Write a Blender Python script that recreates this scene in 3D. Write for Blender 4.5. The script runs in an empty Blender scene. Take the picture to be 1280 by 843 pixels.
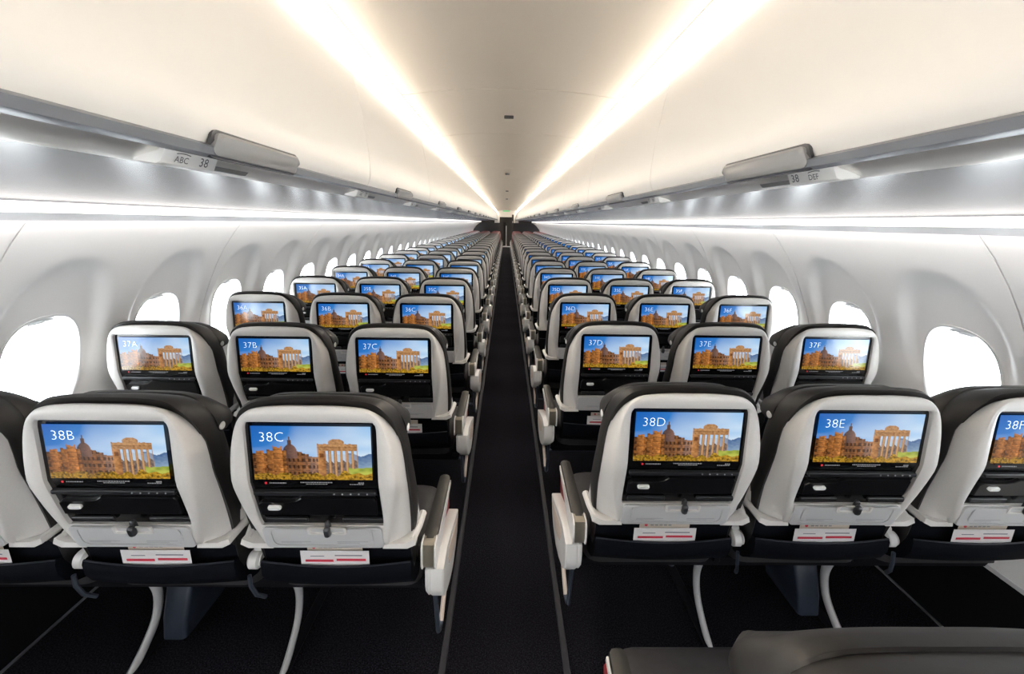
import bpy, bmesh, math, random
from mathutils import Vector, Matrix

# ------------------------------------------------------------------ camera
scene = bpy.context.scene
COL = scene.collection
CAM_X, CAM_Z = -0.0167, 1.54
FPX, PITCH, ROLL, YAW = 525.17, 0.0872, 0.0158, 0.0151
PCX, PCY = 640.055, 421.5 - 97.639
cam_data = bpy.data.cameras.new('camera')
cam = bpy.data.objects.new('camera', cam_data)
COL.objects.link(cam)
cam_data.sensor_fit = 'HORIZONTAL'
cam_data.sensor_width = 36.0
cam_data.lens = 36.0 * FPX / 1280.0
cam_data.shift_x = (640.0 - PCX) / 1280.0
cam_data.shift_y = (PCY - 421.5) / 1280.0
cam_data.clip_start = 0.02
cam_data.clip_end = 200
cam.matrix_world = (Matrix.Translation((CAM_X, 0, CAM_Z))
                    @ Matrix.Rotation(-YAW, 4, 'Z')
                    @ Matrix.Rotation(math.pi / 2 - PITCH, 4, 'X')
                    @ Matrix.Rotation(ROLL, 4, 'Z'))
scene.camera = cam

# ------------------------------------------------------------------ light, exposure
world = bpy.data.worlds.new('daylight')
scene.world = world
world.use_nodes = True
world.node_tree.nodes['Background'].inputs[0].default_value = (0.93, 0.97, 1.0, 1)
world.node_tree.nodes['Background'].inputs[1].default_value = 11.0
vs = scene.view_settings
vs.view_transform = 'Standard'
vs.look = 'None'
vs.exposure = 0.22
vs.gamma = 1.0
vs.use_curve_mapping = False
COVE_POWER = 34.0
SIDE_POWER = 1.7
WASH_POWER = 22.0

# ------------------------------------------------------------------ materials
def mat(name, col, rough=0.5, metal=0.0, emit=None, strength=0.0, coat=0.0, noise=None, bump=None, spec=None):
    m = bpy.data.materials.new(name)
    m.use_nodes = True
    nt = m.node_tree
    b = nt.nodes['Principled BSDF']
    b.inputs['Base Color'].default_value = (*col, 1)
    b.inputs['Roughness'].default_value = rough
    b.inputs['Metallic'].default_value = metal
    if spec is not None:
        b.inputs['Specular IOR Level'].default_value = spec
    if coat:
        b.inputs['Coat Weight'].default_value = coat
        b.inputs['Coat Roughness'].default_value = 0.08
    if emit:
        b.inputs['Emission Color'].default_value = (*emit, 1)
        b.inputs['Emission Strength'].default_value = strength
    if noise or bump:
        tc = nt.nodes.new('ShaderNodeTexCoord')
        n = nt.nodes.new('ShaderNodeTexNoise')
        n.inputs['Scale'].default_value = (noise or bump)[0]
        n.inputs['Detail'].default_value = 3
        nt.links.new(tc.outputs['Object'], n.inputs['Vector'])
        if noise:
            r = nt.nodes.new('ShaderNodeValToRGB')
            r.color_ramp.elements[0].position = noise[2] if len(noise) > 2 else 0.35
            r.color_ramp.elements[1].position = noise[3] if len(noise) > 3 else 0.7
            r.color_ramp.elements[0].color = (*col, 1)
            r.color_ramp.elements[1].color = (*noise[1], 1)
            nt.links.new(n.outputs['Fac'], r.inputs['Fac'])
            nt.links.new(r.outputs['Color'], b.inputs['Base Color'])
        if bump:
            bp = nt.nodes.new('ShaderNodeBump')
            bp.inputs['Strength'].default_value = bump[1]
            bp.inputs['Distance'].default_value = 0.002
            nt.links.new(n.outputs['Fac'], bp.inputs['Height'])
            nt.links.new(bp.outputs['Normal'], b.inputs['Normal'])
    return m

M = {}
M['shroud'] = mat('seat_plastic', (0.64, 0.62, 0.60), 0.38, noise=(300, (0.61, 0.59, 0.57)))
M['tray'] = mat('tray_plastic', (0.50, 0.50, 0.51), 0.42)
M['recess'] = mat('black_gloss', (0.004, 0.004, 0.005), 0.2)
M['ledge'] = mat('dark_grey_plastic', (0.014, 0.0145, 0.017), 0.35)
M['flap'] = mat('black_flap', (0.005, 0.005, 0.006), 0.3)
M['button'] = mat('white_button', (0.75, 0.75, 0.74), 0.35)
M['hook'] = mat('hook_plastic', (0.03, 0.03, 0.035), 0.3)
M['print'] = mat('grey_print', (0.36, 0.36, 0.38), 0.5)
M['leather'] = mat('charcoal_leather', (0.0105, 0.0092, 0.0085), 0.52, noise=(26, (0.0135, 0.012, 0.0112)), bump=(260, 0.25))
M['leather2'] = mat('charcoal_leather_seat', (0.021, 0.0195, 0.0215), 0.6, noise=(40, (0.027, 0.025, 0.027)), bump=(320, 0.3))
M['redhead'] = mat('red_leather', (0.22, 0.05, 0.055), 0.5)
M['navy'] = mat('navy_pocket', (0.0035, 0.0042, 0.0068), 0.8, bump=(400, 0.3), spec=0.08)
M['navy2'] = mat('navy_piping', (0.016, 0.018, 0.026), 0.45)
M['white'] = mat('white_plastic', (0.68, 0.67, 0.66), 0.35)
M['sign'] = mat('sign_white', (0.88, 0.86, 0.83), 0.35, metal=0.25)
M['slot'] = mat('slot_grey', (0.16, 0.155, 0.15), 0.4)
M['bronze'] = mat('bronze_cap', (0.30, 0.27, 0.22), 0.35, metal=0.6)
M['pad'] = mat('olive_pad', (0.016, 0.0145, 0.0115), 0.42)
M['red'] = mat('red_trim', (0.20, 0.008, 0.014), 0.5)
M['beige'] = mat('beige_inset', (0.62, 0.52, 0.45), 0.5)
M['steel'] = mat('blue_grey_metal', (0.045, 0.055, 0.075), 0.4, metal=0.3)
M['leg'] = mat('light_grey_leg', (0.46, 0.46, 0.47), 0.4)
M['box'] = mat('slate_box', (0.018, 0.024, 0.038), 0.4)
M['beam'] = mat('dark_beam', (0.006, 0.006, 0.008), 0.6, spec=0.1)
M['card'] = mat('card_white', (0.72, 0.70, 0.70), 0.4)
M['cardred'] = mat('card_red', (0.55, 0.03, 0.06), 0.45)
M['cardink'] = mat('card_ink', (0.20, 0.20, 0.24), 0.5)
M['leaflet'] = mat('leaflet_cream', (0.58, 0.50, 0.42), 0.5)
M['textglow'] = mat('screen_text', (0.8, 0.85, 0.9), 0.5, emit=(0.82, 0.90, 1.0), strength=0.75)
M['textdim'] = mat('screen_text_dim', (0.05, 0.05, 0.05), 0.5, emit=(0.8, 0.8, 0.82), strength=0.22)
M['logored'] = mat('screen_red', (0.1, 0, 0), 0.5, emit=(0.8, 0.03, 0.05), strength=0.6)
M['bin'] = mat('bin_white', (0.76, 0.735, 0.70), 0.34)
M['handle'] = mat('handle_grey', (0.26, 0.26, 0.26), 0.35)
M['dark'] = mat('seam_dark', (0.05, 0.05, 0.055), 0.5)
M['gap'] = mat('rail_grey', (0.15, 0.16, 0.18), 0.32, metal=0.3)
M['ceil'] = mat('ceiling_white', (0.84, 0.785, 0.72), 0.45)
M['psu'] = mat('service_grey', (0.15, 0.156, 0.19), 0.22)
M['psulip'] = mat('service_lip', (0.82, 0.83, 0.86), 0.25, metal=0.35)
M['rail'] = mat('cream_rail', (0.90, 0.87, 0.82), 0.35, metal=0.75)
M['wall'] = mat('sidewall', (0.82, 0.81, 0.80), 0.5, noise=(500, (0.80, 0.79, 0.78)))
M['frame'] = mat('window_frame', (0.74, 0.74, 0.74), 0.35)
M['shade'] = mat('window_shade', (0.60, 0.60, 0.60), 0.45)
M['dado'] = mat('dado_carpet', (0.004, 0.004, 0.005), 0.9, spec=0.08)
M['metal'] = mat('trim_metal', (0.35, 0.35, 0.37), 0.35, metal=0.8)
M['track'] = mat('track_cover', (0.028, 0.028, 0.034), 0.5)
M['divider'] = mat('divider_grey', (0.02, 0.02, 0.022), 0.6)
M['galley'] = mat('galley_brown', (0.014, 0.010, 0.007), 0.5)
M['pale'] = mat('pale_vinyl', (0.6, 0.6, 0.6), 0.5)
M['ink'] = mat('sign_ink', (0.10, 0.10, 0.11), 0.5)
M['exit'] = mat('exit_green', (0.1, 0.35, 0.15), 0.4, emit=(0.15, 0.6, 0.25), strength=0.6)
M['cove'] = mat('cove_lamp', (1, 1, 1), 0.5, emit=(1.0, 0.92, 0.81), strength=COVE_POWER)
M['side'] = mat('side_lamp', (1, 1, 1), 0.5, emit=(1.0, 0.95, 0.90), strength=SIDE_POWER)
M['wash'] = mat('wash_lamp', (1, 1, 1), 0.5, emit=(1.0, 0.96, 0.91), strength=WASH_POWER)

# carpet: near-black with fine navy flecks and soft cross bands
def carpet():
    m = mat('carpet', (0.007, 0.007, 0.010), 0.95, spec=0.05)
    nt = m.node_tree
    b = nt.nodes['Principled BSDF']
    tc = nt.nodes.new('ShaderNodeTexCoord')
    n1 = nt.nodes.new('ShaderNodeTexNoise'); n1.inputs['Scale'].default_value = 210; n1.inputs['Detail'].default_value = 4
    n2 = nt.nodes.new('ShaderNodeTexWave'); n2.bands_direction = 'Y'; n2.inputs['Scale'].default_value = 0.41
    n2.inputs['Distortion'].default_value = 1.2
    r = nt.nodes.new('ShaderNodeValToRGB')
    r.color_ramp.elements[0].position = 0.42; r.color_ramp.elements[0].color = (0.0025, 0.0025, 0.0038, 1)
    r.color_ramp.elements[1].position = 0.72; r.color_ramp.elements[1].color = (0.034, 0.032, 0.041, 1)
    mx = nt.nodes.new('ShaderNodeMix'); mx.data_type = 'RGBA'; mx.blend_type = 'MULTIPLY'
    mx.inputs[0].default_value = 0.35
    for n in (n1, n2): nt.links.new(tc.outputs['Object'], n.inputs['Vector'])
    nt.links.new(n1.outputs['Fac'], r.inputs['Fac'])
    nt.links.new(r.outputs['Color'], mx.inputs[6])
    nt.links.new(n2.outputs['Color'], mx.inputs[7])
    nt.links.new(mx.outputs[2], b.inputs['Base Color'])
    bp = nt.nodes.new('ShaderNodeBump'); bp.inputs['Strength'].default_value = 0.6; bp.inputs['Distance'].default_value = 0.004
    nt.links.new(n1.outputs['Fac'], bp.inputs['Height']); nt.links.new(bp.outputs['Normal'], b.inputs['Normal'])
    return m
M['carpet'] = carpet()

# clear window pane: mostly transmits, reflects a little
def pane_mat():
    m = bpy.data.materials.new('window_pane'); m.use_nodes = True
    nt = m.node_tree; nt.nodes.clear()
    o = nt.nodes.new('ShaderNodeOutputMaterial'); t = nt.nodes.new('ShaderNodeBsdfTransparent')
    g = nt.nodes.new('ShaderNodeBsdfGlossy'); g.inputs['Roughness'].default_value = 0.05
    mx = nt.nodes.new('ShaderNodeMixShader'); mx.inputs[0].default_value = 0.05
    t.inputs[0].default_value = (0.97, 0.98, 0.98, 1)
    nt.links.new(t.outputs[0], mx.inputs[1]); nt.links.new(g.outputs[0], mx.inputs[2])
    nt.links.new(mx.outputs[0], o.inputs[0])
    return m
M['pane'] = pane_mat()

def screen_mat():
    m = mat('screen_picture', (0.008, 0.008, 0.010), 0.12)
    nt = m.node_tree; b = nt.nodes['Principled BSDF']
    a = nt.nodes.new('ShaderNodeVertexColor'); a.layer_name = 'picture'
    nt.links.new(a.outputs['Color'], b.inputs['Emission Color'])
    b.inputs['Emission Strength'].default_value = 0.85
    return m
M['screen'] = screen_mat()

# ------------------------------------------------------------------ mesh helpers
class MB:
    def __init__(s): s.v = []; s.f = []
    def loft(s, loops, cap0=False, cap1=False, closed=True):
        n = len(loops[0]); o = len(s.v)
        for L in loops: s.v += [tuple(p) for p in L]
        for i in range(len(loops) - 1):
            for j in range(n if closed else n - 1):
                k = (j + 1) % n
                s.f.append((o + i * n + j, o + i * n + k, o + (i + 1) * n + k, o + (i + 1) * n + j))
        if cap0: s.f.append(tuple(o + j for j in range(n))[::-1])
        if cap1: s.f.append(tuple(o + (len(loops) - 1) * n + j for j in range(n)))
        return s
    def box(s, x0, x1, y0, y1, z0, z1, b=0.0):
        if b <= 0:
            L = lambda y: [(x0, y, z0), (x1, y, z0), (x1, y, z1), (x0, y, z1)]
            return s.loft([L(y0), L(y1)], True, True)
        def L(y, i):
            c = b
            return [(x0 + i + c, y, z0 + i), (x1 - i - c, y, z0 + i), (x1 - i, y, z0 + i + c), (x1 - i, y, z1 - i - c),
                    (x1 - i - c, y, z1 - i), (x0 + i + c, y, z1 - i), (x0 + i, y, z1 - i - c), (x0 + i, y, z0 + i + c)]
        return s.loft([L(y0, b * .8), L(y0 + b, 0), L(y1 - b, 0), L(y1, b * .8)], True, True)
    def prism(s, poly, axis, a, c, b=0.0):
        """poly in the two other axes, extruded along axis from a to c with a small edge bevel b"""
        cx = sum(p[0] for p in poly) / len(poly); cy = sum(p[1] for p in poly) / len(poly)
        def L(t, k):
            out = []
            for p in poly:
                d = math.hypot(p[0] - cx, p[1] - cy) or 1
                q = (p[0] - (p[0] - cx) / d * k, p[1] - (p[1] - cy) / d * k)
                out.append((t, q[0], q[1]) if axis == 'x' else (q[0], t, q[1]) if axis == 'y' else (q[0], q[1], t))
            return out
        sg = 1 if c > a else -1
        if b: return s.loft([L(a, b), L(a + b * sg, 0), L(c - b * sg, 0), L(c, b)], True, True)
        return s.loft([L(a, 0), L(c, 0)], True, True)
    def tube(s, path, r, n=8, flat=1.0):
        P = [Vector(p) for p in path]; loops = []
        up0 = Vector((1, 0, 0))
        for i, p in enumerate(P):
            t = (P[min(i + 1, len(P) - 1)] - P[max(i - 1, 0)]).normalized()
            a = up0 if abs(t.dot(up0)) < .9 else Vector((0, 0, 1))
            u = (a - t * a.dot(t)).normalized(); w = t.cross(u)
            rr = r[i] if isinstance(r, (list, tuple)) else r
            loops.append([p + u * math.cos(2 * math.pi * k / n) * rr + w * math.sin(2 * math.pi * k / n) * rr * flat for k in range(n)])
        return s.loft(loops, True, True)
    def disc(s, cx, cy, cz, r, axis, th, n=16):
        poly = [(math.cos(2 * math.pi * k / n) * r, math.sin(2 * math.pi * k / n) * r) for k in range(n)]
        if axis == 'x': return s.prism([(cy + a, cz + b) for a, b in poly], 'x', cx, cx + th, abs(th) * .2)
        if axis == 'y': return s.prism([(cx + a, cz + b) for a, b in poly], 'y', cy, cy + th, abs(th) * .2)
        return s.prism([(cx + a, cy + b) for a, b in poly], 'z', cz, cz + th, abs(th) * .2)
    def mesh(s, name, m, smooth=35):
        me = bpy.data.meshes.new(name)
        me.from_pydata([tuple(v) for v in s.v], [], s.f)
        bm = bmesh.new(); bm.from_mesh(me)
        bmesh.ops.recalc_face_normals(bm, faces=bm.faces)
        bm.to_mesh(me); bm.free()
        if smooth:
            me.polygons.foreach_set('use_smooth', [True] * len(me.polygons))
            me.set_sharp_from_angle(angle=math.radians(smooth))
        me.materials.append(m)
        return me

def link(name, me, parent=None, loc=(0, 0, 0), rot=(0, 0, 0), scale=None):
    o = bpy.data.objects.new(name, me); COL.objects.link(o)
    o.location = loc; o.rotation_euler = rot
    if scale: o.scale = scale
    if parent: o.parent = parent
    return o
def tag(o, label=None, cat=None, group=None, kind=None):
    if label: o['label'] = label
    if cat: o['category'] = cat
    if group: o['group'] = group
    if kind: o['kind'] = kind
    return o
def empty(name, loc=(0, 0, 0)):
    o = link(name, None, None, loc); o.empty_display_size = 0.05; return o

def cr(pts, n=4):
    out = []
    for i in range(len(pts) - 1):
        p0 = pts[max(i - 1, 0)]; p1 = pts[i]; p2 = pts[i + 1]; p3 = pts[min(i + 2, len(pts) - 1)]
        for k in range(n):
            t = k / n
            out.append(tuple(0.5 * (2 * b + (c - a) * t + (2 * a - 5 * b + 4 * c - d) * t * t + (3 * b - a - 3 * c + d) * t ** 3)
                             for a, b, c, d in zip(p0, p1, p2, p3)))
    out.append(tuple(pts[-1])); return out
def sym(half, n=3):
    """half outline (x>=0, top centre to bottom edge) -> closed loop in (x, z), bottom edge straight"""
    h = cr(half, n)
    bx, bz = h[-1]
    bottom = [(bx * (1 - k / 4), bz) for k in range(1, 4)]
    right = h + bottom + [(0, bz)]
    left = [(-x, z) for x, z in right[1:-1]][::-1]
    return right + left
def rrect(x0, x1, z0, z1, r, n=4):
    out = []
    for cx, cz, a0 in ((x1 - r, z1 - r, 0), (x0 + r, z1 - r, 90), (x0 + r, z0 + r, 180), (x1 - r, z0 + r, 270)):
        for k in range(n + 1):
            a = math.radians(a0 + 90 * k / n); out.append((cx + r * math.cos(a), cz + r * math.sin(a)))
    return out
def lerp_tab(tab, t):
    if t <= tab[0][0]: return tab[0][1]
    for (a, b), (c, d) in zip(tab, tab[1:]):
        if t <= c: return b + (d - b) * (t - a) / (c - a)
    return tab[-1][1]

# ------------------------------------------------------------------ cabin shell
Y0, Y1 = -2.8, 30.0
YDIV = 21.7                     # class divider far ahead
def strip(name, prof, m, y0=Y0, y1=Y1, side=1, parent=None, kind='structure', smooth=40, closed=False):
    """longitudinal surface: profile (x, z) swept along y"""
    b = MB()
    b.loft([[(side * x, y0, z) for x, z in prof], [(side * x, y1, z) for x, z in prof]], closed, closed, closed=closed)
    o = link(name, b.mesh(name, m, smooth), parent)
    if kind and not parent: o['kind'] = kind
    return o

fl = MB(); fl.box(-1.9, 1.9, Y0, 26.0, -0.06, 0.0)
floor = tag(link('floor', fl.mesh('floor', M['carpet'], 0)), kind='structure')
pf = MB(); pf.box(-1.9, 1.9, 26.0, Y1, -0.06, 0.001)
link('vestibule_floor', pf.mesh('vestibule_floor', M['pale'], 0), floor)
TRK = 0
for s, nm in ((-1, 'left'), (1, 'right')):
    b = MB(); b.prism([(s * .203, 0.0), (s * .227, 0.0), (s * .224, .007), (s * .206, .007)], 'y', Y0, 26)
    link('seat_track_cover', b.mesh('seat_track_cover', M['track'], 30), floor)
    b = MB(); b.prism([(s * 1.690, 0), (s * 1.699, 0), (s * 1.699, .006), (s * 1.690, .006)], 'y', Y0, YDIV)
    link('floor_edge_strip', b.mesh('floor_edge_strip', M['metal'], 0), floor)

WZ = [(-.02, 1.700), (.24, 1.795), (.29, 1.800), (.50, 1.806), (.70, 1.802), (.95, 1.768), (1.115, 1.72), (1.29, 1.65), (1.405, 1.586), (1.506, 1.513), (1.57, 1.46)]
WPTS = cr(WZ[2:], 10)
def wallx(z): return lerp_tab(WPTS, z)
SZ = cr([(.28, 1.81), (.70, 1.805), (.95, 1.790), (1.134, 1.759), (1.28, 1.694), (1.40, 1.592), (1.57, 1.45)], 10)
def scoopx(z): return max(lerp_tab(SZ, z), wallx(z))
WIN_Z, WIN_A, WIN_B = 0.950, 0.145, 0.205        # window centre height and half sizes
def wall_x_at(y, z):
    w = wallx(z); s = scoopx(z)
    dz = (z - WIN_Z)
    e = (abs(y) / .245) ** 2.6 + (abs(dz) / (.435 if dz > 0 else .60)) ** 2.6
    e = e ** (1 / 2.6)
    w_ = .07 + .42 * min(1.0, abs(y) / .215) ** 2.2 + (.25 * min(1, (.15 - dz) / .3) if dz < .15 else 0)
    k = min(max((1.0 - e) / w_, 0), 1)
    k = k * k * (3 - 2 * k)
    # pulled out to the pane plane just around the window
    return w + (s - w) * k
PANEL = 1.067; CELL = PANEL / 2
def sup(a, A, B, p=2.7):
    c, s = math.cos(a), math.sin(a)
    r = (abs(c / A) ** p + abs(s / B) ** p) ** (-1 / p)
    return r * c, r * s
NA, NR = 64, 26
def panel_mesh(z0=.285, z1=1.56):
    b = MB()
    for ci in (0, 1):
        yc = (ci - .5) * CELL
        ya, yb = -CELL / 2, CELL / 2
        if ci == 0: ya += .0025
        else: yb -= .0025
        loops = []
        for i in range(NR + 1):
            t = (i / NR); t = t ** 1.15
            L = []
            for j in range(NA):
                a = 2 * math.pi * j / NA
                y_in, z_in = sup(a, WIN_A, WIN_B)
                # point on the cell border in this direction (blend to hit corners)
                c, s_ = math.cos(a), math.sin(a)
                hy = yb if c > 0 else -ya
                hz = (z1 - WIN_Z) if s_ > 0 else (WIN_Z - z0)
                # square mapping by angle so corners are reached
                kk = min(1 / max(abs(c), 1e-6), 1 / max(abs(s_), 1e-6))
                y_out, z_out = c * kk * hy, s_ * kk * hz
                y = y_in + (y_out - y_in) * t; z = WIN_Z + z_in + (z_out - z_in) * t
                x = wall_x_at(y, z)
                if i == NR: x += .006 if abs(abs(c) - abs(s_)) > 1 and False else 0
                L.append((x, yc + y, z))
            loops.append(L)
        # border edge turned outward so the joint between panels reads as a groove
        loops.append([(x + .014, y, z) for x, y, z in loops[-1]])
        # window reveal, a short funnel outward
        first = [(x + .018, y * 1.0 - (y - yc) * .03, z - (z - WIN_Z) * .03) for x, y, z in loops[0]]
        b.loft([first] + loops)
    return b.mesh('sidewall_panel', M['wall'], 50)
PM = panel_mesh()
def mirror_mesh(me):
    m2 = me.copy()
    bm = bmesh.new(); bm.from_mesh(m2)
    bmesh.ops.scale(bm, vec=(-1, 1, 1), verts=bm.verts)
    bmesh.ops.reverse_faces(bm, faces=bm.faces)
    bm.to_mesh(m2); bm.free(); return m2
PML = mirror_mesh(PM)

# window unit meshes (x outward on the right side), origin at window centre on the pane plane
def window_meshes():
    f = MB()
    def ring(A, B, x): return [(x, *sup(2 * math.pi * (j + .5) / NA, A, B)) for j in range(NA)]
    def wall_ring(A, B, dx):
        out = []
        for j in range(NA):
            y, z = sup(2 * math.pi * (j + .5) / NA, A, B); out.append((wall_x_at(y, WIN_Z + z) + dx, y, z))
        return out
    f.loft([wall_ring(WIN_A + .006, WIN_B + .006, .004), wall_ring(WIN_A + .003, WIN_B + .003, -.004), wall_ring(WIN_A - .004, WIN_B - .004, -.003),
            ring(WIN_A - .008, WIN_B - .008, 1.798), ring(WIN_A - .012, WIN_B - .013, 1.806), ring(WIN_A - .012, WIN_B - .013, 1.842)])
    p = MB(); p.loft([ring(WIN_A - .0125, WIN_B - .0135, 1.820), ring(WIN_A - .0125, WIN_B - .0135, 1.823)], True, True)
    # raised shade: the sliver of its lower edge and pull lip that shows at the top of the opening
    s = MB()
    top = [sup(math.radians(180 - 180 * k / 24), WIN_A - .0105, WIN_B - .0115) for k in range(25)]
    zc = .176
    poly = [p_ for p_ in top if p_[1] > zc]
    poly = [(poly[0][0] - .006, zc)] + poly + [(poly[-1][0] + .006, zc)]
    s.prism(poly, 'x', 1.8055, 1.811)
    l = MB(); l.box(1.796, 1.809, -.03, .03, zc - .004, zc + .008, .003)
    return (f.mesh('window_frame', M['frame'], 50), p.mesh('pane', M['pane'], 0), s.mesh('window_shade', M['shade'], 30), l.mesh('shade_lip', M['frame'], 30))
WM = window_meshes(); WML = [mirror_mesh(m) for m in WM]

wallobj = {}
for s, nm in ((-1, 'left'), (1, 'right')):
    # base shell: dark lower side panel below the moulded sidewall panels
    low = [(wx + .0, z) for z, wx in [(-.02, 1.700), (.10, 1.742), (.24, 1.795), (.285, 1.800)]]
    w = strip('wall_' + nm, low, M['dado'], Y0, YDIV + 1, s)
    wallobj[nm] = w
    b = MB(); b.prism([(s * 1.796, .278), (s * 1.806, .278), (s * 1.806, .296), (s * 1.797, .294)], 'y', Y0, YDIV)
    link('dado_strip', b.mesh('dado_strip', M['psulip'], 0), w)
    k0 = -3
    for k in range(k0, 20):
        ya = 1.3265 + PANEL * k
        link('sidewall_panel', PML if s < 0 else PM, w, (0, ya + PANEL / 2, 0))
    jb = MB(); jb.loft([[(s * (wallx(z) + .012), y, z) for y in (-.02, .02)] for z in [.285 + 1.275 * q / 16 for q in range(17)]], closed=False)  # backing strips added behind the panel joints to block outside light
    jm = jb.mesh('joint_backing', M['gap'], 60)
    for k in range(k0, 21):
        link('joint_backing', jm, w, (0, 1.3265 + PANEL * k, 0))
    n = 0
    for k in range(k0 * 2, 40):
        yw = 1.3265 + PANEL * (k // 2) + PANEL / 2 + ((k % 2) - .5) * CELL
        n += 1
        wo = empty('window_%d' % (n if s < 0 else n + 46), (0, yw, WIN_Z)); wo['kind'] = 'structure'
        ms = WML if s < 0 else WM
        link('window_frame', ms[0], wo); link('pane', ms[1], wo)
        if k < 20:
            link('window_shade', ms[2], wo); link('shade_lip', ms[3], wo)
    # outer skin above the panels keeps daylight out of the ceiling void
skin = [(1.845, 1.60), (1.82, 1.75), (1.70, 2.0), (1.45, 2.25), (1.0, 2.42), (.5, 2.50), (0, 2.52)]
roof = strip('ceiling', [(-x, z) for x, z in skin] + skin[::-1][1:], M['ceil'], Y0, Y1, 1)
for s in (-1, 1):
    strip('side_filler', [(1.45, 1.57), (1.50, 1.62), (1.86, 1.62)], M['wall'], Y0, YDIV, s, roof)
    strip('lower_filler', [(1.70, -.02), (1.95, -.02)], M['dado'], Y0, Y1, s, roof)

# ceiling panels, one metre each, slightly domed
cp = MB()
dome = [(-.525 + 1.05 * k / 14, 2.166 - .040 * (abs(-1 + 2 * k / 14) ** 2.4)) for k in range(15)]
cp.loft([[(x, .0035 + o, z + dz) for x, z in dome] for o, dz in ((0, .012), (0, 0), (.004, -.0), (.978 - .004, 0), (.978, 0), (.978, .012))], closed=False)
CPM = cp.mesh('ceiling_panel', M['ceil'], 40)
for k in range(-4, 27):
    link('ceiling_panel', CPM, roof, (0, 2.045 + .985 * k, 0))
slot = MB(); slot.box(-.028, .028, -.012, .012, 2.150, 2.166, .003)
SLM = slot.mesh('speaker_slot', M['dark'], 30)
for i, y in enumerate((2.545, 5.5, 8.5, 11.4)):
    tag(link('ceiling_speaker_slot', SLM, None, (-.010, y, 0)),
        ['small dark slot in the ceiling panel nearest the camera', 'small dark slot second along the ceiling centre', 'small dark slot third along the ceiling centre', 'small dark slot farthest along the ceiling centre'][i], 'ceiling slot', 'slots along the ceiling')

# cove lamps between ceiling panel and bins; long lamps under the bins
for s, nm in ((-1, 'left'), (1, 'right')):
    t = empty('cove_light', (s * .56, 1, 2.13))
    tag(t, 'long warm cove light strip where the ceiling meets the %s hand bins' % nm, 'light strip', 'cove light strips')
    b = MB(); b.loft([[(s * x - s * .56, y - 1, z - 2.13) for x, z in ((.522, 2.158), (.530, 2.150), (.576, 2.150), (.588, 2.160))] for y in (Y0, Y1)], closed=False)
    link('lamp_diffuser', b.mesh('lamp_diffuser', M['cove'], 0), t)
    b = MB(); b.loft([[(s * x - s * .56, y - 1, z - 2.13) for x, z in ((.515, 2.125), (.522, 2.172), (.60, 2.172), (.604, 2.13))] for y in (Y0, Y1)], closed=False)
    link('lamp_housing', b.mesh('lamp_housing', M['bin'], 0), t)
    t = empty('side_light', (s * 1.30, 1, 1.56))
    tag(t, 'long white light strip under the %s bins above the windows' % nm, 'light strip', 'light strips above the windows')
    b = MB(); b.loft([[(s * x - s * 1.30, y - 1, z - 1.56) for x, z in ((1.300, 1.580), (1.296, 1.572), (1.297, 1.552), (1.302, 1.546))] for y in (Y0, YDIV)], closed=False)
    link('lamp_diffuser', b.mesh('lamp_diffuser', M['side'], 40), t)
    t = empty('wall_wash_light', (s * 1.46, 1, 1.55))
    tag(t, 'thin hidden light strip washing the top of the %s sidewall' % nm, 'light strip', 'wall wash strips')
    b = MB(); b.loft([[(s * x - s * 1.46, y - 1, z - 1.55) for x, z in ((1.400, 1.546), (1.424, 1.552))] for y in (Y0, YDIV)], closed=False)
    link('lamp_diffuser', b.mesh('lamp_diffuser', M['wash'], 0), t)

# service panel under the bins
for i, (s, nm) in enumerate(((-1, 'left'), (1, 'right'))):
    p = [(.548, 1.622), (.60, 1.617), (.80, 1.604), (1.05, 1.590), (1.25, 1.5815), (1.280, 1.5800), (1.288, 1.5755), (1.300, 1.5765), (1.31, 1.60), (.56, 1.66)]
    t = strip('trim_%d' % (i * 3 + 1), p, M['psu'], Y0, YDIV, s, closed=True)
    p = [(1.302, 1.5455), (1.36, 1.533), (1.40, 1.525), (1.418, 1.5225), (1.424, 1.527), (1.40, 1.536), (1.33, 1.56), (1.306, 1.556)]
    strip('trim_%d' % (i * 3 + 2), p, M['psulip'], Y0, YDIV, s, closed=True)
    p = [(.492, 1.640), (.500, 1.632), (.520, 1.626), (.532, 1.6215), (.548, 1.6185), (.552, 1.626), (.52, 1.65)]
    strip('trim_%d' % (i * 3 + 3), p, M['rail'], Y0, YDIV, s, closed=True)

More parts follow.
